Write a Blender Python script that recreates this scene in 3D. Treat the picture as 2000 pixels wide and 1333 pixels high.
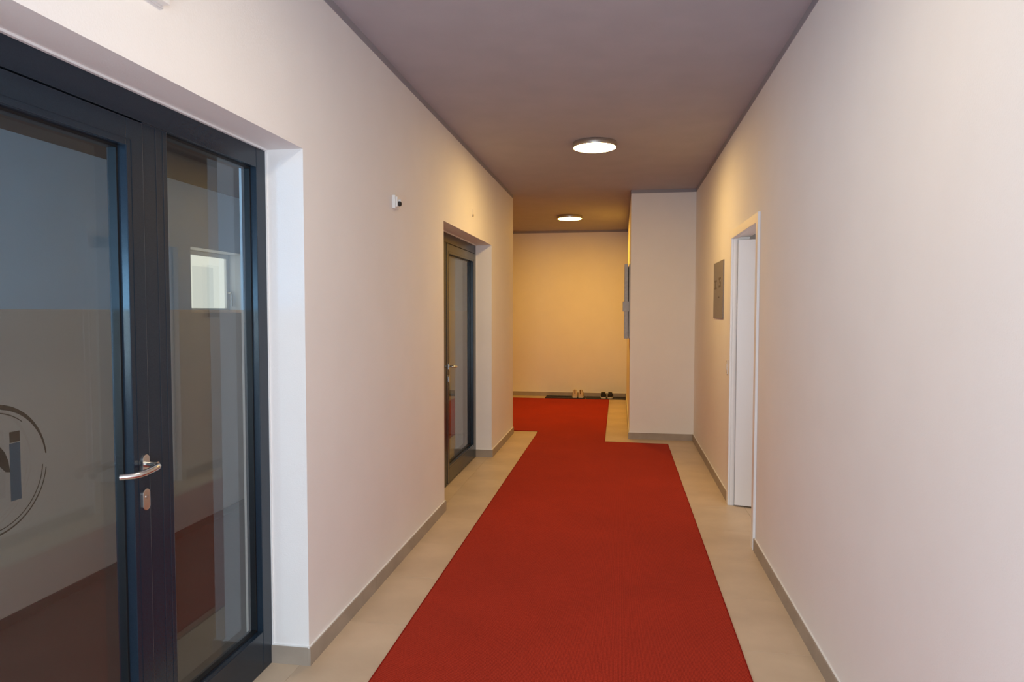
import bpy, bmesh, math, random
from mathutils import Vector, Matrix
random.seed(7)
for o in list(bpy.data.objects): bpy.data.objects.remove(o)
S = bpy.context.scene
COL = S.collection
PI = math.pi

# ------------------------------------------------------------------ camera
H = 1.58
cam_d = bpy.data.cameras.new('camera')
cam = bpy.data.objects.new('camera', cam_d); COL.objects.link(cam)
cam_d.sensor_width = 36.0; cam_d.lens = 1331.6 / 2000 * 36
cam_d.clip_start = 0.02
pt, yw, rl = 0.0441, 0.1574, 0.0009
F = Vector((-math.sin(yw)*math.cos(pt), math.cos(yw)*math.cos(pt), -math.sin(pt)))
R0 = Vector((math.cos(yw), math.sin(yw), 0)); U0 = R0.cross(F)
Rr = R0*math.cos(rl) + U0*math.sin(rl); Uu = U0*math.cos(rl) - R0*math.sin(rl)
M = Matrix((Rr, Uu, -F)).transposed().to_4x4(); M.translation = (0, 0, H)
cam.matrix_world = M
S.camera = cam

# ------------------------------------------------------------------ light and exposure
S.view_settings.view_transform = 'Standard'; S.view_settings.look = 'None'
S.view_settings.gamma = 1; S.view_settings.use_curve_mapping = False
S.view_settings.exposure = 0.0
W = bpy.data.worlds.new('world'); S.world = W; W.use_nodes = True
W.node_tree.nodes['Background'].inputs[0].default_value = (0.55, 0.72, 1, 1)
W.node_tree.nodes['Background'].inputs[1].default_value = 0.3
DAY_W = 86            # daylight through the glazed entrance behind the camera
LAMP = 90             # radiance of the ceiling lamps
LAMP_COL = (1.05, 0.677, 0.238)
NEAR_COL = (0.52, 0.45, 0.345)
FAR_COL = (1.675, 0.874, 0.103)
def area(name, loc, rot, sx, sy, power, color):
    d = bpy.data.lights.new(name, 'AREA'); d.shape = 'RECTANGLE'; d.size = sx; d.size_y = sy
    d.energy = power; d.color = color
    o = bpy.data.objects.new(name, d); COL.objects.link(o); o.location = loc; o.rotation_euler = rot
    return o
area('daylight_entrance', (-0.25, -1.12, 1.25), (PI/2, 0, 0), 1.9, 2.3, DAY_W, (0.758, 0.895, 1.0))
area('blue_fill_room', (-2.45, -1.5, 1.75), (PI/2, 0, 0), 0.9, 1.3, 27, (0.30, 0.62, 1.0))  # added blue fill at the closed room end, brightens its wall and the soffit
area('leaf_fill_side_room', (1.9, 3.3, 1.9), (PI/2, 0, 0.2), 1.0, 1.2, 13, (1.0, 0.93, 0.88))  # unseen fill added in the side room to brighten the open leaf

# ------------------------------------------------------------------ materials
def mat(name, col, rough=0.6, metal=0.0, spec=0.5):
    m = bpy.data.materials.new(name); m.use_nodes = True
    b = m.node_tree.nodes['Principled BSDF']
    b.inputs['Base Color'].default_value = (*col, 1)
    b.inputs['Roughness'].default_value = rough; b.inputs['Metallic'].default_value = metal
    b.inputs['Specular IOR Level'].default_value = spec
    return m, m.node_tree, b
def noisy(name, c1, c2, scale, rough=0.6, bump=0.0, bscale=200, metal=0.0, spec=0.5, stretch=(1,1,1), detail=6, pos=(0.3,0.7)):
    m, t, b = mat(name, c1, rough, metal, spec)
    tc = t.nodes.new('ShaderNodeTexCoord'); mp = t.nodes.new('ShaderNodeMapping'); mp.inputs['Scale'].default_value = stretch
    n = t.nodes.new('ShaderNodeTexNoise'); n.inputs['Scale'].default_value = scale; n.inputs['Detail'].default_value = detail
    r = t.nodes.new('ShaderNodeValToRGB')
    r.color_ramp.elements[0].position = pos[0]; r.color_ramp.elements[1].position = pos[1]
    r.color_ramp.elements[0].color = (*c1, 1); r.color_ramp.elements[1].color = (*c2, 1)
    L = t.links.new
    L(tc.outputs['Object'], mp.inputs[0]); L(mp.outputs[0], n.inputs['Vector']); L(n.outputs['Fac'], r.inputs[0]); L(r.outputs[0], b.inputs['Base Color'])
    if bump:
        n2 = t.nodes.new('ShaderNodeTexNoise'); n2.inputs['Scale'].default_value = bscale; n2.inputs['Detail'].default_value = 3
        bp = t.nodes.new('ShaderNodeBump'); bp.inputs['Strength'].default_value = bump; bp.inputs['Distance'].default_value = 0.002
        L(tc.outputs['Object'], n2.inputs['Vector']); L(n2.outputs['Fac'], bp.inputs['Height']); L(bp.outputs[0], b.inputs['Normal'])
    return m
WALL = noisy('wall_paint', (0.855, 0.832, 0.82), (0.88, 0.857, 0.845), 3, 0.75, 0.25, 160, spec=0.3)
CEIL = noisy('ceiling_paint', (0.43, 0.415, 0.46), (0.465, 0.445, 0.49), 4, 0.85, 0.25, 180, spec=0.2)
TRIMP = noisy('grey_trim_paint', (0.33, 0.315, 0.345), (0.35, 0.335, 0.365), 5, 0.85, spec=0.2)
FRAME = noisy('anthracite_powder_coat', (0.010, 0.019, 0.032), (0.014, 0.025, 0.040), 300, 0.24, 0.03, 900, spec=0.36)
GASKET = mat('black_rubber', (0.006, 0.006, 0.007), 0.5)[0]
TILE = noisy('concrete_look_tile', (0.51, 0.395, 0.285), (0.69, 0.55, 0.405), 2.3, 0.42, 0.05, 60, stretch=(1, 1.35, 1), detail=12, pos=(0.24,0.76))
TILE2 = noisy('concrete_look_tile_b', (0.53, 0.415, 0.30), (0.67, 0.535, 0.392), 2.8, 0.42, 0.05, 60, stretch=(1, 1.25, 1), detail=12, pos=(0.24,0.76))
JOINT = mat('tile_joint', (0.26, 0.22, 0.175), 0.8)[0]
SKIRT = noisy('skirting_tile', (0.32, 0.265, 0.215), (0.41, 0.345, 0.285), 5, 0.5, 0.04, 80, detail=8)
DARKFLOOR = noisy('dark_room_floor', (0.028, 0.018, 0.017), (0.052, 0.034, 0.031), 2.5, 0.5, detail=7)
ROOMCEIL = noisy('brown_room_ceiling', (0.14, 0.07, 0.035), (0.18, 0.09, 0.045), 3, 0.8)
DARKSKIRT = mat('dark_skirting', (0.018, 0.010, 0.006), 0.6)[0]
WHITE = mat('white_lacquer', (0.87, 0.86, 0.85), 0.35)[0]
PLASTIC = mat('white_plastic', (0.82, 0.81, 0.79), 0.4)[0]
STEEL = noisy('brushed_steel', (0.62, 0.60, 0.57), (0.72, 0.70, 0.67), 200, 0.25, metal=1.0, stretch=(1, 1, 30))
NICKEL = noisy('satin_nickel', (0.50, 0.46, 0.42), (0.58, 0.54, 0.50), 150, 0.38, metal=1.0)
SIGNM = noisy('sign_grey', (0.205, 0.185, 0.18), (0.235, 0.215, 0.205), 40, 0.45, stretch=(1, 1, 4))
SIGND = mat('sign_print', (0.125, 0.105, 0.095), 0.6)[0]
CABM = noisy('grey_metal', (0.33, 0.34, 0.36), (0.40, 0.41, 0.43), 30, 0.4)
DARK = mat('dark_gap', (0.02, 0.018, 0.016), 0.7)[0]
RUBBER = noisy('black_tray_plastic', (0.007, 0.006, 0.006), (0.013, 0.012, 0.011), 60, 0.5)
BEIGE = noisy('beige_canvas', (0.60, 0.48, 0.33), (0.70, 0.57, 0.42), 120, 0.8, 0.2, 500)
BLACKF = noisy('black_knit', (0.010, 0.009, 0.010), (0.022, 0.019, 0.020), 200, 0.8, 0.3, 600)
CREAM = mat('cream_rubber', (0.72, 0.66, 0.57), 0.6)[0]
BROWN = mat('brown_lining', (0.16, 0.085, 0.04), 0.85)[0]
SEAL = mat('white_sealant', (0.85, 0.85, 0.85), 0.5)[0]

def emission(name, col, k):
    m = bpy.data.materials.new(name); m.use_nodes = True; t = m.node_tree
    t.nodes.remove(t.nodes['Principled BSDF'])
    e = t.nodes.new('ShaderNodeEmission'); e.inputs[0].default_value = (*col, 1); e.inputs[1].default_value = k
    t.links.new(e.outputs[0], t.nodes['Material Output'].inputs[0]); return m
LIT = emission('lamp_diffuser', LAMP_COL, LAMP)
LITFAR = emission('lamp_diffuser_warm', FAR_COL, LAMP)
LITNEAR = emission('lamp_diffuser_neutral', NEAR_COL, LAMP)
DAYPANE = emission('daylit_pane', (1.0, 0.90, 0.74), 0.98)
DAYBLIND = emission('backlit_blind', (1.0, 0.92, 0.78), 0.80)
BRIGHTPANE = emission('bright_daylit_pane', (0.40, 0.70, 1.0), 24.0)

def glassmat(name, tint, ior, film=0.0, filmcol=(0.5, 0.48, 0.45)):
    m = bpy.data.materials.new(name); m.use_nodes = True; t = m.node_tree; L = t.links.new
    t.nodes.remove(t.nodes['Principled BSDF'])
    tr = t.nodes.new('ShaderNodeBsdfTransparent'); tr.inputs[0].default_value = (*tint, 1)
    out = t.nodes['Material Output']; base = tr.outputs[0]
    if film:
        df = t.nodes.new('ShaderNodeBsdfDiffuse'); df.inputs[0].default_value = (*filmcol, 1)
        mx = t.nodes.new('ShaderNodeMixShader'); mx.inputs[0].default_value = film
        L(base, mx.inputs[1]); L(df.outputs[0], mx.inputs[2]); L(mx.outputs[0], out.inputs[0])
        return m
    gl = t.nodes.new('ShaderNodeBsdfGlossy'); gl.inputs['Roughness'].default_value = 0.0
    gl.inputs['Color'].default_value = (0.92, 0.95, 1, 1)
    fr = t.nodes.new('ShaderNodeFresnel')      # same reflectance on both faces of the straight-through slab
    ge = t.nodes.new('ShaderNodeNewGeometry'); mr = t.nodes.new('ShaderNodeMapRange')
    mr.inputs['To Min'].default_value = ior; mr.inputs['To Max'].default_value = 1/ior
    L(ge.outputs['Backfacing'], mr.inputs['Value']); L(mr.outputs['Result'], fr.inputs[0])
    mx = t.nodes.new('ShaderNodeMixShader')
    L(fr.outputs[0], mx.inputs[0]); L(base, mx.inputs[1]); L(gl.outputs[0], mx.inputs[2]); L(mx.outputs[0], out.inputs[0])
    return m
GLASS = glassmat('tinted_glass', (0.84, 0.92, 0.96), 1.48)
FILM = glassmat('frosted_film', (1.0, 0.83, 0.72), 1.5, 0.05, (0.80, 0.66, 0.50))
LOGO_DARK = glassmat('logo_cutout_dark', (0.74, 0.66, 0.60), 1.5, 0.10, (0.05, 0.04, 0.03))
LOGO_BLUE = glassmat('logo_cutout_blue', (0.62, 0.66, 0.72), 1.5, 0.10, (0.16, 0.19, 0.23))

def carpet_mat():
    m, t, b = mat('red_carpet', (0.33, 0.02, 0.012), 0.95, 0, 0.1); L = t.links.new
    tc = t.nodes.new('ShaderNodeTexCoord')
    w1 = t.nodes.new('ShaderNodeTexWave'); w1.bands_direction = 'Y'; w1.inputs['Scale'].default_value = 62; w1.inputs['Distortion'].default_value = 1.2; w1.inputs['Detail'].default_value = 2; w1.inputs['Detail Scale'].default_value = 6
    w2 = t.nodes.new('ShaderNodeTexWave'); w2.bands_direction = 'X'; w2.inputs['Scale'].default_value = 55; w2.inputs['Distortion'].default_value = 1.5; w2.inputs['Detail'].default_value = 2
    n = t.nodes.new('ShaderNodeTexNoise'); n.inputs['Scale'].default_value = 220; n.inputs['Detail'].default_value = 2
    n2 = t.nodes.new('ShaderNodeTexNoise'); n2.inputs['Scale'].default_value = 2.2; n2.inputs['Detail'].default_value = 4
    for x in (w1, w2, n, n2): L(tc.outputs['Object'], x.inputs['Vector'])
    mul = t.nodes.new('ShaderNodeMath'); mul.operation = 'MULTIPLY'; L(w1.outputs['Fac'], mul.inputs[0]); L(w2.outputs['Fac'], mul.inputs[1])
    ad = t.nodes.new('ShaderNodeMath'); ad.operation = 'MULTIPLY_ADD'; L(n.outputs['Fac'], ad.inputs[0]); ad.inputs[1].default_value = 0.7; L(mul.outputs[0], ad.inputs[2])
    r = t.nodes.new('ShaderNodeValToRGB'); r.color_ramp.elements[0].position = 0.2; r.color_ramp.elements[1].position = 1.0
    r.color_ramp.elements[0].color = (0.195, 0.007, 0.003, 1); r.color_ramp.elements[1].color = (0.68, 0.055, 0.024, 1)
    L(ad.outputs[0], r.inputs[0])
    mx = t.nodes.new('ShaderNodeMix'); mx.data_type = 'RGBA'; mx.blend_type = 'MULTIPLY'; mx.inputs[0].default_value = 0.35
    L(r.outputs[0], mx.inputs[6]); L(n2.outputs['Color'], mx.inputs[7])
    hs = t.nodes.new('ShaderNodeHueSaturation'); hs.inputs['Value'].default_value = 1.15
    bw = t.nodes.new('ShaderNodeRGBToBW'); L(n2.outputs['Color'], bw.inputs[0]); L(bw.outputs[0], mx.inputs[7])
    L(mx.outputs[2], hs.inputs['Color']); L(hs.outputs[0], b.inputs['Base Color'])
    bp = t.nodes.new('ShaderNodeBump'); bp.inputs['Strength'].default_value = 0.6; bp.inputs['Distance'].default_value = 0.003
    L(ad.outputs[0], bp.inputs['Height']); L(bp.outputs[0], b.inputs['Normal'])
    b.inputs['Sheen Weight'].default_value = 0.1; b.inputs['Sheen Tint'].default_value = (0.9, 0.4, 0.3, 1)
    return m
CARPET = carpet_mat()
BINDING = mat('carpet_binding', (0.25, 0.011, 0.006), 0.9, 0, 0.1)[0]

# ------------------------------------------------------------------ helpers
WL = {}
def box(bm, x0, x1, y0, y1, z0, z1):
    v = [bm.verts.new(p) for p in ((x0,y0,z0),(x1,y0,z0),(x1,y1,z0),(x0,y1,z0),(x0,y0,z1),(x1,y0,z1),(x1,y1,z1),(x0,y1,z1))]
    for f in ((0,3,2,1),(4,5,6,7),(0,1,5,4),(1,2,6,5),(2,3,7,6),(3,0,4,7)): bm.faces.new([v[i] for i in f])
def boxes(*bs):
    bm = bmesh.new()
    for b in bs: box(bm, *b)
    return bm
def tube(bm, pts, r, n=14, caps=True):
    pts = [Vector(p) for p in pts]; rings = []
    up = None
    for i, p in enumerate(pts):
        d = (pts[min(i+1, len(pts)-1)] - pts[max(i-1, 0)]).normalized()
        if up is None: up = Vector((0,0,1)) if abs(d.z) < 0.9 else Vector((1,0,0))
        a = d.cross(up).normalized(); b = a.cross(d).normalized(); up = b
        rr = r[i] if isinstance(r, (list, tuple)) else r
        rings.append([bm.verts.new(p + rr*(a*math.cos(2*PI*k/n) + b*math.sin(2*PI*k/n))) for k in range(n)])
    for i in range(len(rings)-1):
        for k in range(n): bm.faces.new((rings[i][k], rings[i][(k+1)%n], rings[i+1][(k+1)%n], rings[i+1][k]))
    if caps: bm.faces.new(rings[0][::-1]); bm.faces.new(rings[-1])
def prism(bm, poly, fn, d0, d1):
    """extrude a 2-D polygon; fn(u, v, d) gives the 3-D point"""
    a = [bm.verts.new(fn(u, v, d0)) for u, v in poly]; b = [bm.verts.new(fn(u, v, d1)) for u, v in poly]
    n = len(poly); bm.faces.new(a[::-1]); bm.faces.new(b)
    for i in range(n): bm.faces.new((a[i], a[(i+1)%n], b[(i+1)%n], b[i]))
def strip(bm, outer, inner, fn, d0, d1, closed=False):
    n = len(outer); V = [[bm.verts.new(fn(u, v, d)) for u, v in L] for L in (outer, inner) for d in (d0, d1)]
    oa, ob, ia, ib = V
    rng = range(n if closed else n-1)
    for i in rng:
        j = (i+1) % n
        bm.faces.new((oa[i], oa[j], ob[j], ob[i])); bm.faces.new((ia[j], ia[i], ib[i], ib[j]))
        bm.faces.new((ob[i], ob[j], ib[j], ib[i])); bm.faces.new((oa[j], oa[i], ia[i], ia[j]))
    if not closed:
        bm.faces.new((oa[0], ob[0], ib[0], ia[0])); bm.faces.new((oa[-1], ia[-1], ib[-1], ob[-1]))
def lathe(bm, prof, c, n=48):
    """profile of (r, z) about a vertical axis through c"""
    rings = []
    for r, z in prof:
        if r < 1e-6: rings.append([bm.verts.new((c[0], c[1], z))])
        else: rings.append([bm.verts.new((c[0]+r*math.cos(2*PI*k/n), c[1]+r*math.sin(2*PI*k/n), z)) for k in range(n)])
    for a, b in zip(rings, rings[1:]):
        for k in range(n):
            j = (k+1) % n
            q = [a[0]] if len(a) == 1 else [a[k], a[j]]
            q2 = [b[0]] if len(b) == 1 else [b[j], b[k]]
            if len(q)+len(q2) > 2: bm.faces.new(q+q2)
def obj(name, bm, m, parent=None, bevel=0.0, smooth=False, seg=2):
    me = bpy.data.meshes.new(name); bmesh.ops.recalc_face_normals(bm, faces=bm.faces)
    if bevel:
        es = [e for e in bm.edges if len(e.link_faces) == 2 and e.calc_face_angle(0) > 0.6]
        bmesh.ops.bevel(bm, geom=es, offset=bevel, segments=seg, affect='EDGES', profile=0.6, clamp_overlap=True)
    off = WL.get(parent.name, Vector((0,0,0))) if parent else Vector((0,0,0))
    if parent: bmesh.ops.translate(bm, verts=bm.verts, vec=-off)
    bm.to_mesh(me); bm.free()
    if smooth:
        for p in me.polygons: p.use_smooth = True
    me.materials.append(m)
    o = bpy.data.objects.new(name, me); COL.objects.link(o)
    if parent: o.parent = parent; WL[o.name] = off
    else: WL[o.name] = Vector((0,0,0))
    return o
def autosmooth(o, ang=0.6):
    me = o.data
    for p in me.polygons: p.use_smooth = True
    bm = bmesh.new(); bm.from_mesh(me)
    for e in bm.edges:
        if len(e.link_faces) == 2 and e.calc_face_angle(0) > ang: e.smooth = False
    bm.to_mesh(me); bm.free(); return o
def tag(o, label, cat, group=None, kind=None):
    o['label'] = label; o['category'] = cat
    if group: o['group'] = group
    if kind: o['kind'] = kind
    return o
def thing(name, loc, label, cat, group=None, kind=None):
    o = bpy.data.objects.new(name, None); COL.objects.link(o); o.location = loc; o.empty_display_size = 0.1
    WL[o.name] = Vector(loc); return tag(o, label, cat, group, kind)
def copy_thing(root, loc, label):
    r = root.copy(); COL.objects.link(r); r.location = loc; r['label'] = label
    for ch in list(root.children):
        c = ch.copy(); COL.objects.link(c); c.parent = r
        for g in list(ch.children):
            d = g.copy(); COL.objects.link(d); d.parent = c
    return r
def piece(name, me_cache, dims, m, center, parent):
    """small box piece that shares mesh data with alike pieces"""
    key = (tuple(round(d, 4) for d in dims), m.name)
    if key not in me_cache:
        bm = bmesh.new(); a, b, c = (d/2 for d in dims); box(bm, -a, a, -b, b, -c, c)
        bmesh.ops.bevel(bm, geom=[e for e in bm.edges if all(v.co.z > 0 for v in e.verts)], offset=0.0008, segments=1, affect='EDGES')
        bmesh.ops.recalc_face_normals(bm, faces=bm.faces)
        me = bpy.data.meshes.new(name); bm.to_mesh(me); bm.free(); me.materials.append(m); me_cache[key] = me
    o = bpy.data.objects.new(name, me_cache[key]); COL.objects.link(o); o.parent = parent
    o.location = Vector(center) - WL.get(parent.name, Vector((0,0,0))); return o

# ------------------------------------------------------------------ main dimensions (metres, camera at x=y=0)
XL, XR, ZC = -1.36, 0.89, 3.05
YB, YE = -1.25, 12.55          # back wall, far wall
YC = 8.64                     # end of the left wall
YP, XP = 8.49, 0.12           # projecting wall block on the right
R1 = (0.93, 2.80); R2 = (5.175, 7.18); ZO = 2.28
XW = -1.66                    # back of the left wall
XROOM = -3.02
DR = (4.70, 5.70, 2.16)       # right doorway
BAND = 0.04

# ------------------------------------------------------------------ floor
fl = obj('floor', boxes((XW, 2.6, YB, YC, -0.10, -0.008), (-5.2, 2.6, YC, YE, -0.10, -0.008)), JOINT)
tag(fl, 'beige concrete-look tiled floor of the corridor', 'floor', kind='structure')
cache = {}
xs = [-5.2, -3.8, -2.6, -1.4, -0.2, 1.0, 2.2, 2.6]
y = 3.236 - 0.6*10
rows = []
while y < YE: rows.append((max(y, YB), min(y+0.6, YE))); y += 0.6
J = 0.0006
k = 0
for y0, y1 in rows:
    if y1 <= YB: continue
    for x0, x1 in zip(xs, xs[1:]):
        a = x0
        if y1 <= YC+0.3: a = max(x0, XW)
        if x1 <= a+0.02: continue
        if y0 > 8.0 and x0 >= 1.0: continue
        k += 1
        piece('tile', cache, (x1-a-2*J, y1-y0-2*J, 0.008), TILE if k % 2 else TILE2, ((a+x1)/2, (y0+y1)/2, -0.004), fl)

# ------------------------------------------------------------------ walls and ceiling
tag(obj('ceiling', boxes((-5.2, 3.2, YB-0.2, YE+0.2, ZC, ZC+0.15)), CEIL), 'matt mauve grey painted ceiling of the corridor', 'ceiling', kind='structure')
wl = obj('wall_left', boxes(
    (XW, XL, YB, R1[0], 0, ZC), (XW, XL, R1[0], R1[1], ZO, ZC), (XW, XL, R1[1], R2[0], 0, ZC),
    (XW, XL, R2[0], R2[1], ZO, ZC), (XW, XL, R2[1], YC, 0, ZC)), WALL)
tag(wl, 'white textured left corridor wall with two recessed glass doors', 'wall', kind='structure')
wr = obj('wall_right', boxes(
    (XR, XR+0.12, YB, DR[0]-0.03, 0, ZC), (XR, XR+0.12, DR[0]-0.03, DR[1]+0.03, DR[2]+0.03, ZC), (XR, XR+0.12, DR[1]+0.03, YP, 0, ZC)), WALL)
tag(wr, 'white right corridor wall with one doorway', 'wall', kind='structure')
tag(obj('wall_corner', boxes((XP, XR+0.12, YP, YE, 0, ZC)), WALL), 'projecting white wall block narrowing the corridor on the right', 'wall', kind='structure')
tag(obj('wall_far', boxes((-5.2, XR+0.12, YE, YE+0.15, 0, ZC)), WALL), 'warm-lit white wall closing the far end of the corridor', 'wall', kind='structure')
tag(obj('wall_branch', boxes((-5.2, XW, YC-0.15, YC, 0, ZC), (-5.35, -5.2, YC-0.15, YE+0.15, 0, ZC)), WALL), 'white wall of the side passage turning off to the left', 'wall', kind='structure')
# wall behind the camera with its glazed entrance opening
tag(obj('wall_back', boxes((XW, -1.25, YB-0.15, YB, 0, ZC), (0.75, XR+0.12, YB-0.15, YB, 0, ZC), (-1.25, 0.75, YB-0.15, YB, 2.45, ZC)), WALL),
    'white wall behind the camera with the glazed entrance', 'wall', kind='structure')
# room behind the glass doors
W1 = (4.45, 5.18, 1.565, 2.035); W0 = (-0.35, 0.55, 1.15, 1.90)
segs = []
def wall_with_holes(x0, x1, y0, y1, holes):
    yy = y0; out = []
    for a, b, c, d in holes:
        out += [(x0, x1, yy, a, 0, ZC), (x0, x1, a, b, 0, c), (x0, x1, a, b, d, ZC)]; yy = b
    out.append((x0, x1, yy, y1, 0, ZC)); return out
rw = obj('wall_room', boxes(*wall_with_holes(XROOM-0.24, XROOM, -1.6, YC-0.15, [W0, W1]),
        (XROOM, XW, -1.75, -1.6, 0, ZC), (XROOM, XW, 5.27, 5.37, 0, ZC)), WALL)
tag(rw, 'outer wall of the dim room seen through the left glass doors', 'wall', kind='structure')
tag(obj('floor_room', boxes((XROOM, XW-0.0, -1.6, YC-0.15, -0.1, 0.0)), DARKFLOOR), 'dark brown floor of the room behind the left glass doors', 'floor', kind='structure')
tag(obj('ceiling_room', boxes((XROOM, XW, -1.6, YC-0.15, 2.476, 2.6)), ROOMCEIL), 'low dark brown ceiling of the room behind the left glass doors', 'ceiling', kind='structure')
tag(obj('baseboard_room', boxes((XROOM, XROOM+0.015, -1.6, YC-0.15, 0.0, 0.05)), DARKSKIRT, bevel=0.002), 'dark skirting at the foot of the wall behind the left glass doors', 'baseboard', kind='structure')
# room behind the right doorway
tag(obj('wall_side_room', boxes((2.6, 2.75, 3.2, 7.0, 0, ZC), (XR+0.12, 2.6, 3.05, 3.2, 0, ZC), (XR+0.12, 2.6, 7.0, 7.15, 0, ZC)), WALL), 'white wall of the unlit room behind the open door on the right', 'wall', kind='structure')

# painted strip where ceiling colour comes down the walls
tb = []
z0 = ZC-BAND
tb += [(XL, XL+0.003, YB, YC, z0, ZC), (XR-0.003, XR, YB, YP, z0, ZC), (XP, XR, YP-0.003, YP, z0, ZC), (XP-0.003, XP, YP, YE, z0, ZC), (-5.2, XP, YE-0.003, YE, z0, ZC)]
tag(obj('trim_1', boxes(*tb), TRIMP), 'narrow grey strip along the top edge of the walls under the ceiling', 'trim', kind='structure')

# skirting boards of tile pieces
HB, TB = 0.08, 0.012
def skirting(name, label, runs, phase=0.0):
    """runs: (axis, fixed coordinate of the wall face, direction of the room, start, end)"""
    bs = []
    for ax, f, d, a, b in runs:
        p = sorted((f, f+d*0.004))
        bs.append((p[0], p[1], a, b, 0, HB-0.003) if ax == 'y' else (a, b, p[0], p[1], 0, HB-0.003))
    root = obj(name, boxes(*bs), SKIRT); tag(root, label, 'baseboard', kind='structure')
    cs = []
    for ax, f, d, a, b in runs:
        p = sorted((f, f+d*0.007))
        cs.append((p[0], p[1], a, b, HB-0.001, HB+0.004) if ax == 'y' else (a, b, p[0], p[1], HB-0.001, HB+0.004))
    obj('sealant_bead', boxes(*cs), SEAL, root)
    for ax, f, d, a, b in runs:
        cuts = [a]; s = phase
        while s < b:
            if s > a+0.03 and s < b-0.03: cuts.append(s)
            s += 1.2
        cuts.append(b)
        for p, q in zip(cuts, cuts[1:]):
            c = (p+q)/2; L = q-p-0.0012
            if ax == 'y': piece('skirting_tile', cache, (TB, L, HB), SKIRT, (f+d*TB/2, c, HB/2), root)
            else: piece('skirting_tile', cache, (L, TB, HB), SKIRT, (c, f+d*TB/2, HB/2), root)
skirting('baseboard_left', 'grey tile skirting along the left wall and its door recesses', [
    ('y', XL, 1, YB, R1[0]+TB), ('y', XL, 1, R1[1]-TB, R2[0]+TB), ('y', XL, 1, R2[1]-TB, YC+TB),
    ('x', R1[0], 1, -1.535, XL), ('x', R1[1], -1, -1.535, XL), ('x', R2[0], 1, -1.535, XL), ('x', R2[1], -1, -1.535, XL),
    ('x', YC, 1, -5.2, XL)], 3.624-1.2*6)
skirting('baseboard_right', 'grey tile skirting along the right wall beside the doorway', [
    ('y', XR, -1, YB, DR[0]-0.065), ('y', XR, -1, DR[1]+0.065, YP)], 2.9-1.2*6)
skirting('baseboard_corner', 'grey tile skirting at the foot of the projecting wall block', [
    ('x', YP, -1, XP-TB, XR-TB), ('y', XP, -1, YP, YE-TB)], 0.0)
skirting('baseboard_far', 'grey tile skirting along the far end wall', [('x', YE, -1, -5.2, XP-TB)], -4.7)

# ------------------------------------------------------------------ aluminium glass doors on the left
XF, XBK, XG = -1.533, -1.603, -1.562     # frame front, frame back, glass front
FZ = 1.583
def stile_frame(y0, y1, z0, z1, a0, a1, b0, b1, xf=XF, xb=XBK):
    """four bars: outer y0..y1 z0..z1, clear opening a0..a1 b0..b1"""
    return boxes((xb, xf, y0, a0, z0, z1), (xb, xf, a1, y1, z0, z1), (xb, xf, a0, a1, b1, z1), (xb, xf, a0, a1, z0, b0))
def ring_yz(bm, y0, y1, z0, z1, w, x0, x1):
    o_ = [(y0, z0), (y1, z0), (y1, z1), (y0, z1)]; i_ = [(y0+w, z0+w), (y1-w, z0+w), (y1-w, z1-w), (y0+w, z1-w)]
    strip(bm, o_, i_, lambda u, v, d: (d, u, v), x0, x1, closed=True)
def rounded_rect(y0, y1, z0, z1, r, n=5, corners=(1,1,1,1)):
    pts = []
    for (cy, cz, a), c in zip(((y1-r, z0+r, -PI/2), (y1-r, z1-r, 0), (y0+r, z1-r, PI/2), (y0+r, z0+r, PI)), corners):
        if c: pts += [(cy+r*math.cos(a+PI/2*i/n), cz+r*math.sin(a+PI/2*i/n)) for i in range(n+1)]
        else: pts.append((cy+r*(1 if a in (-PI/2, 0) else -1), cz+r*(1 if a in (0, PI/2) else -1)))
    return pts
yz = lambda u, v, d: (d, u, v)
def lever_set(parent, y, z, sgn):
    """backplate, lever and cylinder rose; sgn = direction in y the lever points"""
    h = obj('door_handle', prism_bm([(y+0.016*math.cos(a), z+(0.020 if math.sin(a) > 0 else -0.020)+0.016*math.sin(a)) for a in [2*PI*i/28 for i in range(28)]], XF, XF+0.009), STEEL, parent, bevel=0.0015)
    h['label'] = 'brushed steel lever handle'
    bm = bmesh.new(); tube(bm, [(XF+0.006, y, z+0.004), (XF+0.050, y, z+0.004)], 0.0095, 16)
    autosmooth(obj('neck', bm, STEEL, h))
    xo = XF+0.058; r = 0.0105; zz = z-0.004
    pts = [(XF+0.030, y, zz+0.006), (XF+0.045, y+sgn*0.001, zz+0.005), (xo-0.004, y+sgn*0.006, zz+0.004), (xo, y+sgn*0.016, zz+0.003), (xo, y+sgn*0.035, zz+0.001), (xo, y+sgn*0.075, zz-0.002),
           (xo-0.003, y+sgn*0.092, zz-0.003), (xo-0.011, y+sgn*0.106, zz-0.004), (xo-0.024, y+sgn*0.118, zz-0.004), (xo-0.042, y+sgn*0.130, zz-0.004)]
    bm = bmesh.new(); tube(bm, pts, r, 16); autosmooth(obj('lever', bm, STEEL, h), 0.9)
    c = obj('cylinder_rose', prism_bm([(y-0.003+0.0165*math.cos(a), z-0.112+(0.019 if math.sin(a) > 0 else -0.019)+0.0165*math.sin(a)) for a in [2*PI*i/28 for i in range(28)]], XF, XF+0.010), STEEL, parent, bevel=0.0015)
    c['label'] = 'steel key cylinder rose'
    bm = bmesh.new(); tube(bm, [(XF+0.009, y-0.003, z-0.103), (XF+0.012, y-0.003, z-0.103)], 0.006, 14); obj('key_cylinder', bm, NICKEL, c)
def prism_bm(poly, d0, d1):
    bm = bmesh.new(); prism(bm, poly, yz, d0, d1); return bm
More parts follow.
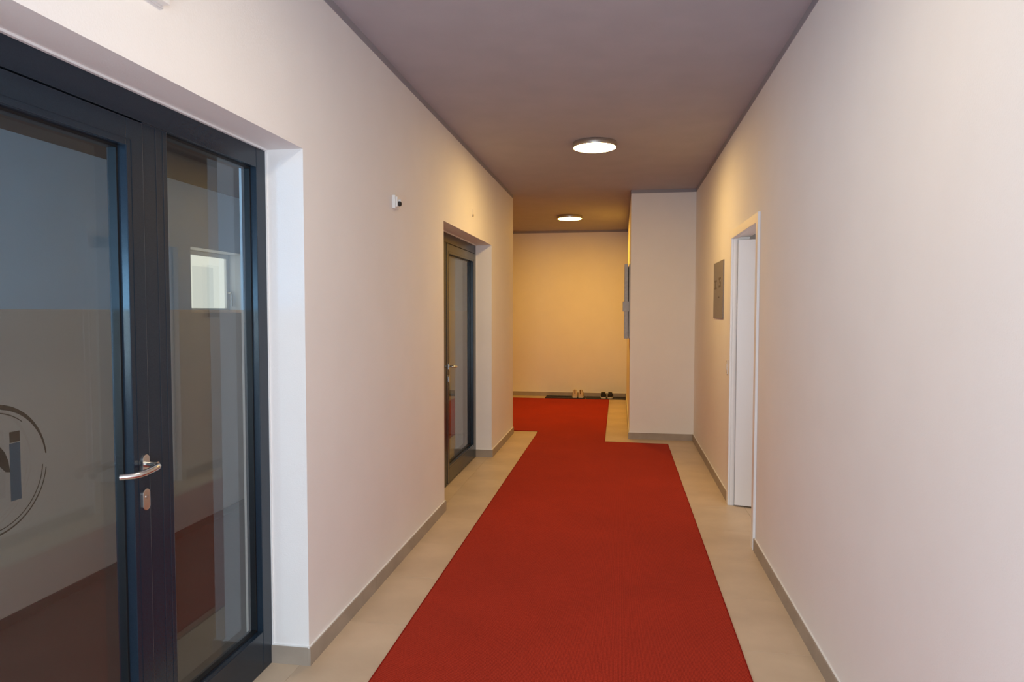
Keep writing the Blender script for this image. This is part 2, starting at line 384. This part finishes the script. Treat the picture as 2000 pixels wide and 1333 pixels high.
def glass_door(name, label, rec, leaf, side, latch, sgn):
    y0, y1 = rec; l0, l1 = leaf; s0, s1 = side
    root = thing(name, ((XF+XBK)/2, (y0+y1)/2, 0), label, 'glass door', kind='structure')
    near_leaf = l0 < s0
    # fixed outer frame with a rounded outline, with openings for the leaf and the side light
    bm = bmesh.new()
    fr = boxes((XBK, XF, y0, min(l0, s0), 0, ZO), (XBK, XF, max(l1, s1), y1, 0, ZO),
               (XBK, XF, min(l0, s0), max(l1, s1), 2.19, ZO),
               (XBK, XF, s0, s1, 0.0, 0.175),
               (XBK, XF, (l1 if near_leaf else s1), (s0 if near_leaf else l0), 0, 2.19))
    bm.free()
    for s in (0,): pass
    f = obj('outer_frame', fr, FRAME, root, bevel=0.0025)
    # thin profile lines on the mullion
    ml0, ml1 = (l1, s0) if near_leaf else (s1, l0)
    ln = boxes((XF-0.002, XF+0.0012, ml0+0.062, ml0+0.0655, 0.0, 2.188), (XF-0.002, XF+0.0012, ml1-0.024, ml1-0.021, 0.0, 2.188))
    obj('profile_line', ln, FRAME, f, bevel=0.0006)
    bead = boxes((XF, XF+0.012, y0, y1-0.012, ZO-0.007, ZO), (XF, XF+0.006, y1-0.006, y1, HB, ZO-0.007))
    q = 0.022
    prism(bead, [(y1, ZO), (y1-q, ZO)] + [(y1-q+q*math.sin(a), ZO-q+q*math.cos(a)) for a in [PI/2*i/8 for i in range(1, 8)]] + [(y1, ZO-q)], yz, XF-0.001, XF+0.005)
    obj('sealant_bead', bead, SEAL, f)
    # side light
    bm = bmesh.new(); ring_yz(bm, s0, s1, 0.175, 2.19, 0.008, XG-0.030, XG+0.002); obj('gasket', bm, GASKET, f)
    g = obj('side_glass', boxes((XG-0.024, XG, s0+0.004, s1-0.004, 0.179, 2.186)), GLASS, root); g['label'] = 'fixed glass side pane'
    obj('frosted_film', boxes((XG-0.0262, XG-0.0252, s0+0.012, s1-0.012, 0.187, FZ)), FILM, g)
    # moving leaf
    a0, a1, b0, b1 = l0+0.078, l1-0.078, 0.165, 2.098
    lf = obj('door_leaf', stile_frame(l0+0.003, l1-0.003, 0.012, 2.184, a0, a1, b0, b1, XF+0.004, XBK+0.004), FRAME, root, bevel=0.0025)
    bm = bmesh.new(); ring_yz(bm, l0-0.001, l1+0.001, 0.008, 2.188, 0.006, XBK+0.01, XF-0.010); obj('leaf_seal', bm, GASKET, lf)
    bm = bmesh.new(); ring_yz(bm, a0-0.023, a1+0.023, b0-0.023, b1+0.023, 0.003, XF+0.0035, XF+0.0054); obj('profile_line', bm, FRAME, lf)
    bm = bmesh.new(); ring_yz(bm, a0, a1, b0, b1, 0.008, XG-0.030, XG+0.002); obj('gasket', bm, GASKET, lf)
    g2 = obj('door_glass', boxes((XG-0.024, XG, a0+0.004, a1-0.004, b0+0.004, b1-0.004)), GLASS, root); g2['label'] = 'large glass pane of the leaf'
    obj('frosted_film', boxes((XG-0.0262, XG-0.0252, a0+0.013, a1-0.013, b0+0.013, FZ)), FILM, g2)
    lever_set(root, latch, 1.075, sgn)
    return root, g2
d1, g1 = glass_door('door_1', 'nearest dark grey framed glass door with side pane and steel lever, left wall', R1, (1.02, 2.018), (2.14, 2.72), 1.992, -1)
d2, g2 = glass_door('door_2', 'farther dark grey framed glass door in the left wall, second recess', R2, (5.93, 7.11), (5.25, 5.81), 5.985, 1)

# emblem applied to the pane of the first door: ring and strokes
CY, CZ = 1.472, 1.173
def arc(bm, r, a0, a1, w0, w1, n=40, x0=XG, x1=XG+0.001):
    o_, i_ = [], []
    for i in range(n+1):
        t = i/n; a = math.radians(a0+(a1-a0)*t); w = w0+(w1-w0)*t
        o_.append((CY+r*math.cos(a), CZ+r*math.sin(a))); i_.append((CY+(r-w)*math.cos(a), CZ+(r-w)*math.sin(a)))
    strip(bm, o_, i_, yz, x0, x1)
bm = bmesh.new()
arc(bm, 0.170, 5, 75, 0.003, 0.013); arc(bm, 0.170, 75, 180, 0.013, 0.003)
arc(bm, 0.149, 50, 130, 0.002, 0.005)
arc(bm, 0.170, -105, -8, 0.0045, 0.002); arc(bm, 0.170, -180, -105, 0.002, 0.0045)
arc(bm, 0.158, -180, -5, 0.002, 0.002)
o = obj('emblem_ring', bm, LOGO_DARK, g1); o['label'] = 'dark thin ring of the round emblem on the pane'
bm = bmesh.new(); prism(bm, [(1.529, 1.236), (1.559, 1.236), (1.559, 1.264), (1.529, 1.264)], yz, XG, XG+0.001)
obj('emblem_dot', bm, LOGO_DARK, g1)['label'] = 'dark square of the emblem'
bm = bmesh.new(); prism(bm, [(1.528, 1.083), (1.559, 1.083), (1.559, 1.234), (1.528, 1.234)], yz, XG, XG+0.001)
obj('emblem_bar', bm, LOGO_BLUE, g1)['label'] = 'blue grey upright bar of the emblem'
bm = bmesh.new(); prism(bm, [(1.470, 1.240), (1.500, 1.232), (1.514, 1.2135), (1.523, 1.19), (1.5275, 1.160), (1.515, 1.163), (1.495, 1.185)], yz, XG, XG+0.001)
obj('emblem_stroke', bm, LOGO_DARK, g1)['label'] = 'dark curved stroke of the emblem'

# windows of the room behind
def room_window(name, label, w, pane, depth):
    a, b, c, d = w; x = XROOM-depth
    r = thing(name, (x, (a+b)/2, c), label, 'window', kind='structure')
    bm = bmesh.new(); ring_yz(bm, a, b, c, d, 0.035, x-0.05, x); f = obj('window_frame', bm, WHITE, r, bevel=0.003)
    p = obj('window_pane', boxes((x-0.03, x-0.02, a+0.03, b-0.03, c+0.03, d-0.03)), pane, r)
    bm = bmesh.new(); tube(bm, [(x, b-0.02, c+0.16), (x+0.03, b-0.02, c+0.16), (x+0.034, b-0.02, c+0.14), (x+0.034, b-0.02, c+0.05)], 0.008, 8)
    obj('window_handle', bm, NICKEL, f)
    return r
w1 = room_window('window_1', 'bright small window in the room behind the side pane of the nearest door', W1, DAYPANE, 0.155)
obj('blind', boxes((XROOM-0.173, XROOM-0.168, 4.72, 4.98, 1.602, 1.92)), DAYBLIND, w1)['label'] = 'pale backlit blind'
room_window('window_2', 'daylit window further left in the room behind the nearest door', W0, BRIGHTPANE, 0.10)

# ------------------------------------------------------------------ right doorway with open white door
XT = XR-0.016
d3 = thing('door_3', (XR+0.06, (DR[0]+DR[1])/2, 0), 'white framed doorway in the right wall with its white leaf open inwards', 'door', kind='structure')
aw = 0.065
fr = boxes((XT, XR+0.001, DR[0]-aw, DR[0], 0, DR[2]+aw), (XT, XR+0.001, DR[1], DR[1]+aw, 0, DR[2]+aw), (XT, XR+0.001, DR[0], DR[1], DR[2], DR[2]+aw))
obj('architrave', fr, WHITE, d3, bevel=0.003)
XS = XR+0.0012
lin = boxes((XS, XR+0.035, DR[0]-0.029, DR[0], 0, DR[2]), (XS, XR+0.035, DR[1], DR[1]+0.029, 0, DR[2]), (XS, XR+0.035, DR[0]-0.029, DR[1]+0.029, DR[2], DR[2]+0.029),
            (XR+0.035, XR+0.13, DR[0]-0.029, DR[0]-0.014, 0, DR[2]+0.014), (XR+0.035, XR+0.13, DR[1]+0.014, DR[1]+0.029, 0, DR[2]+0.014), (XR+0.035, XR+0.13, DR[0]-0.029, DR[1]+0.029, DR[2]+0.014, DR[2]+0.029))
obj('door_lining', lin, WHITE, d3, bevel=0.002)
ang = math.radians(-14)
hx, hy = XR+0.042, DR[1]+0.004
bm = bmesh.new(); box(bm, 0, 0.97, -0.04, 0, 0.012, DR[2]-0.012)
bmesh.ops.rotate(bm, verts=bm.verts, cent=(0,0,0), matrix=Matrix.Rotation(ang, 3, 'Z')); bmesh.ops.translate(bm, verts=bm.verts, vec=(hx, hy, 0))
lf = obj('door_leaf', bm, WHITE, d3, bevel=0.003); lf['label'] = 'open white door leaf'
def L2W(p):
    v = Matrix.Rotation(ang, 3, 'Z') @ Vector(p); return (v.x+hx, v.y+hy, v.z)
bm = bmesh.new(); tube(bm, [L2W((0.91, -0.04, 1.05)), L2W((0.91, -0.09, 1.05)), L2W((0.90, -0.095, 1.05)), L2W((0.79, -0.095, 1.05))], 0.009, 10)
obj('door_handle', bm, STEEL, lf)

# ------------------------------------------------------------------ carpet
P = [(-1.04, YB+0.1), (0.570, YB+0.1), (0.570, 8.205), (-0.172, 8.235), (-0.185, 12.185), (-5.0, 12.185), (-5.0, 8.805), (-1.05, 8.82)]
bm = bmesh.new(); prism(bm, P, lambda u, v, d: (u, v, d), 0.0, 0.006)
cp = obj('carpet', bm, CARPET); tag(cp, 'red ribbed carpet runner laid down the middle of the corridor floor', 'carpet')
bm = bmesh.new()
for (ax, ay), (bx, by) in zip(P, P[1:]+P[:1]):
    d = Vector((bx-ax, by-ay, 0)).normalized(); n_ = Vector((-d.y, d.x, 0)); w = 0.006
    prism(bm, [(ax, ay), (bx, by), (bx+n_.x*w, by+n_.y*w), (ax+n_.x*w, ay+n_.y*w)], lambda u, v, dd: (u, v, dd), 0.001, 0.0072)
obj('edge_binding', bm, BINDING, cp)

# ------------------------------------------------------------------ ceiling lamps
def ceiling_lamp(loc, label, pane):
    x, y, z = loc
    t = thing('ceiling_lamp', loc, label, 'ceiling lamp', 'round ceiling lamps')
    bm = bmesh.new(); R = 0.192
    lathe(bm, [(0.0, z), (R-0.006, z), (R-0.002, z-0.003), (R, z-0.008), (R, z-0.042), (R-0.002, z-0.046), (R-0.008, z-0.047), (R-0.010, z-0.040), (R-0.012, z-0.02)], (x, y), 64)
    autosmooth(obj('housing', bm, NICKEL, t), 0.8)
    bm = bmesh.new(); lathe(bm, [(R-0.011, z-0.030), (R-0.011, z-0.045), (R-0.016, z-0.0485), (R-0.05, z-0.050), (0.0, z-0.051)], (x, y), 64)
    autosmooth(obj('diffuser', bm, pane, t), 0.8)
    return t
l1 = ceiling_lamp((-0.232, 6.06, ZC), 'larger of the two lit round ceiling lamps, in front of the projecting wall', LIT)
l2 = ceiling_lamp((-0.785, 10.62, ZC), 'smaller, farther lit round ceiling lamp near the far end wall', LITFAR)
l0 = ceiling_lamp((-0.232, 1.90, ZC), 'round ceiling lamp above the camera, beyond the top edge', LITNEAR)

# ------------------------------------------------------------------ small wall things, left
m_ = thing('motion_sensor', (XL, 4.005, 2.235), 'small white motion sensor with a dark eye high on the left wall', 'sensor')
obj('mounting_plate', boxes((XL, XL+0.020, 3.965, 4.045, 2.197, 2.277)), PLASTIC, m_, bevel=0.004)
obj('body', boxes((XL+0.019, XL+0.030, 3.975, 4.035, 2.207, 2.267)), PLASTIC, m_, bevel=0.003)
bm = bmesh.new(); tube(bm, [(XL+0.029, 4.005, 2.228), (XL+0.040, 4.005, 2.228), (XL+0.046, 4.005, 2.228)], [0.016, 0.015, 0.008], 16)
o = autosmooth(obj('lens', bm, DARK, m_)); o['label'] = 'dark round lens'
bm = bmesh.new(); tube(bm, [(XL+0.029, 4.005, 2.247), (XL+0.044, 4.005, 2.247)], 0.008, 12); autosmooth(obj('button', bm, PLASTIC, m_))
hk = thing('wall_hook', (XL, 6.22, 2.455), 'tiny hook on the lit wall above the second glass door', 'hook')
bm = bmesh.new(); tube(bm, [(XL, 6.22, 2.462), (XL+0.014, 6.22, 2.462)], 0.011, 12); autosmooth(obj('screw_head', bm, NICKEL, hk))
bm = bmesh.new(); tube(bm, [(XL+0.006, 6.22, 2.468), (XL+0.006, 6.22, 2.52)], 0.0016, 8); obj('wire', bm, PLASTIC, hk)
eb = thing('wall_box', (XL, 1.69, 2.485), 'white wall box above the nearest door, cut by the top edge', 'box')
obj('casing', boxes((XL, XL+0.032, 1.50, 1.885, 2.487, 2.66)), PLASTIC, eb, bevel=0.003)
obj('back_plate', boxes((XL, XL+0.006, 1.494, 1.891, 2.481, 2.666)), PLASTIC, eb, bevel=0.002)

# ------------------------------------------------------------------ right wall things
sg = thing('wall_sign', (XR, 6.46, 1.51), 'grey sign plate on the right wall beyond the doorway', 'sign')
obj('plate', boxes((XR-0.010, XR, 6.165, 6.765, 1.515, 2.03)), SIGNM, sg, bevel=0.002)
def letter(rects):
    o = obj('letter', boxes(*[(XR-0.0112, XR-0.0098, a, b, c, d) for a, b, c, d in rects]), SIGND, sg); o['label'] = 'faint darker print'
letter([(6.30, 6.42, 1.862, 1.882), (6.345, 6.375, 1.830, 1.862), (6.30, 6.42, 1.794, 1.812), (6.30, 6.33, 1.812, 1.845)])
letter([(6.56, 6.69, 1.850, 1.868), (6.60, 6.65, 1.80, 1.850), (6.56, 6.69, 1.784, 1.80)])
letter([(6.38, 6.46, 1.698, 1.712)])
sw = thing('light_switch', (XR, 5.90, 1.115), 'narrow white light switch beside the far jamb of the right doorway', 'switch')
obj('cover_plate', boxes((XR-0.009, XR, 5.862, 5.938, 1.055, 1.175)), PLASTIC, sw, bevel=0.003)
obj('rocker', boxes((XR-0.014, XR-0.008, 5.875, 5.925, 1.088, 1.142)), PLASTIC, sw, bevel=0.003)
for zz in (1.070, 1.160):
    bm = bmesh.new(); tube(bm, [(XR-0.0105, 5.90, zz), (XR-0.008, 5.90, zz)], 0.005, 10); obj('screw', bm, NICKEL, sw)

cb = thing('wall_cabinet', (XP, 9.2, 1.24), 'shallow grey metal cabinet on the narrow side of the projecting wall', 'cabinet')
obj('backing_frame', boxes((XP-0.018, XP, 8.62, 9.50, 1.235, 2.165)), CABM, cb, bevel=0.002)
obj('inner_body', boxes((XP-0.030, XP-0.016, 8.66, 9.46, 1.27, 2.13)), DARK, cb)
dr = obj('cabinet_door', boxes((XP-0.072, XP-0.026, 8.62, 9.50, 1.235, 2.165)), CABM, cb, bevel=0.003)
obj('latch', boxes((XP-0.092, XP-0.010, 8.618, 8.70, 1.575, 1.70)), CABM, dr, bevel=0.004)

# ------------------------------------------------------------------ shoe trays and shoes
def shoe_tray(x0, x1, label):
    y0, y1 = 12.235, YE-TB-0.004
    t = thing('shoe_tray', ((x0+x1)/2, (y0+y1)/2, 0), label, 'shoe tray', 'black shoe trays at the far wall')
    obj('base', boxes((x0, x1, y0, y1, 0.0, 0.006)), RUBBER, t, bevel=0.002)
    bm = bmesh.new()
    o_ = rounded_rect(x0, x1, y0, y1, 0.02); i_ = rounded_rect(x0+0.010, x1-0.010, y0+0.010, y1-0.010, 0.014)
    strip(bm, o_, i_, lambda u, v, d: (u, v, d), 0.002, 0.012, closed=True); obj('rim', bm, RUBBER, t)
    bm = bmesh.new()
    n = 9
    for i in range(n):
        xx = x0+0.05+(x1-x0-0.10)*i/(n-1); box(bm, xx-0.004, xx+0.004, y0+0.03, y1-0.03, 0.005, 0.012)
    o = obj('ribs', bm, RUBBER, t); o['kind'] = 'stuff'
    return t
shoe_tray(-1.335, -0.610, 'left black shoe tray at the far wall, under the beige shoes')
shoe_tray(-0.602, 0.105, 'right black shoe tray at the far wall, under the black shoes')

def shoe_parts(t, cx, y, z, mirror, upper, sole, lining, w=0.047, hh=0.115, L=0.255):
    """a low shoe, heel towards the camera (-y), toe to +y"""
    secs = [(0.00, 0.62, 0.74), (0.04, 0.80, 0.93), (0.12, 0.92, 0.88), (0.25, 0.93, 0.80), (0.40, 0.92, 0.82), (0.52, 0.98, 0.72), (0.66, 1.08, 0.52), (0.80, 1.05, 0.42), (0.92, 0.82, 0.36), (1.0, 0.40, 0.30)]
    sh = lambda s: mirror*0.010*math.sin(s*PI)*1.0
    # sole
    bm = bmesh.new()
    out = [(cx+sh(s)+ws*w*1.06, y+s*L) for s, ws, _ in secs]; inn = [(cx+sh(s)-ws*w*1.06, y+s*L) for s, ws, _ in secs]
    prism(bm, out+inn[::-1], lambda u, v, d: (u, v, d), z, z+0.026)
    obj('sole', bm, sole, t, bevel=0.003)
    bm = bmesh.new(); rings = []; n = 16
    for s, ws, hs in secs:
        top = z+0.024+hs*hh; ring = []
        for k in range(n+1):
            a = PI*k/n; ca = math.cos(a); sa = math.sin(a)
            ring.append(bm.verts.new((cx+sh(s)+w*ws*math.copysign(abs(ca)**0.7, ca), y+s*L, z+0.024+(top-z-0.024)*sa**0.65)))
        rings.append(ring)
    for a, b in zip(rings, rings[1:]):
        for k in range(n): bm.faces.new((a[k], a[k+1], b[k+1], b[k]))
    bm.faces.new(rings[0]); bm.faces.new(rings[-1][::-1])
    u = autosmooth(obj('upper', bm, upper, t), 1.2)
    # collar opening with padded edge, heel tab, tongue and laces
    bm = bmesh.new()
    pts = [(cx+sh(0.2)+0.030*math.cos(a), y+L*(0.21+0.17*math.sin(a)), z+0.024+hh*(0.86+0.06*(-math.sin(a)))) for a in [2*PI*i/24 for i in range(25)]]
    tube(bm, pts, 0.007, 8, caps=False); obj('collar', bm, upper, u, smooth=True)
    bm = bmesh.new(); c0 = bm.verts.new((cx+sh(0.2), y+L*0.21, z+0.024+hh*0.70)); rg = [bm.verts.new((p[0], p[1], p[2]+0.003)) for p in pts[:-1]]
    for i in range(24): bm.faces.new((rg[i], rg[(i+1)%24], c0))
    obj('lining', bm, lining, u)
    bm = bmesh.new(); box(bm, cx-0.009, cx+0.009, y-0.003, y+0.004, z+0.07, z+0.024+hh*1.03); obj('heel_tab', bm, lining, u, bevel=0.002)
    bm = bmesh.new()
    for i in range(4):
        s = 0.44+0.06*i; zt = z+0.026+hh*(0.80-0.07*i-0.04*i*0.5)
        tube(bm, [(cx+sh(s)-0.024, y+L*s, zt-0.012), (cx+sh(s), y+L*s, zt+0.003), (cx+sh(s)+0.024, y+L*s, zt-0.012)], 0.003, 6)
    obj('laces', bm, sole if upper is BLACKF else lining, u)
def shoe(cx, mirror, upper, sole, lining, label, group, **kw):
    y = 12.268
    t = thing('shoe', (cx, y+0.12, 0.012), label, 'shoe', group)
    shoe_parts(t, cx, y, 0.012, mirror, upper, sole, lining, **kw)
shoe(-0.797, -1, BEIGE, CREAM, BROWN, 'left shoe of the beige pair on the left tray', 'beige pair of shoes', hh=0.125)
shoe(-0.699, 1, BEIGE, CREAM, BROWN, 'right shoe of the beige pair on the left tray', 'beige pair of shoes', hh=0.122)
shoe(-0.283, -1, BLACKF, CREAM, DARK, 'left shoe of the black white-soled pair on the right tray', 'black pair of shoes', hh=0.092)
shoe(-0.176, 1, BLACKF, CREAM, DARK, 'right shoe of the black white-soled pair on the right tray', 'black pair of shoes', hh=0.092)
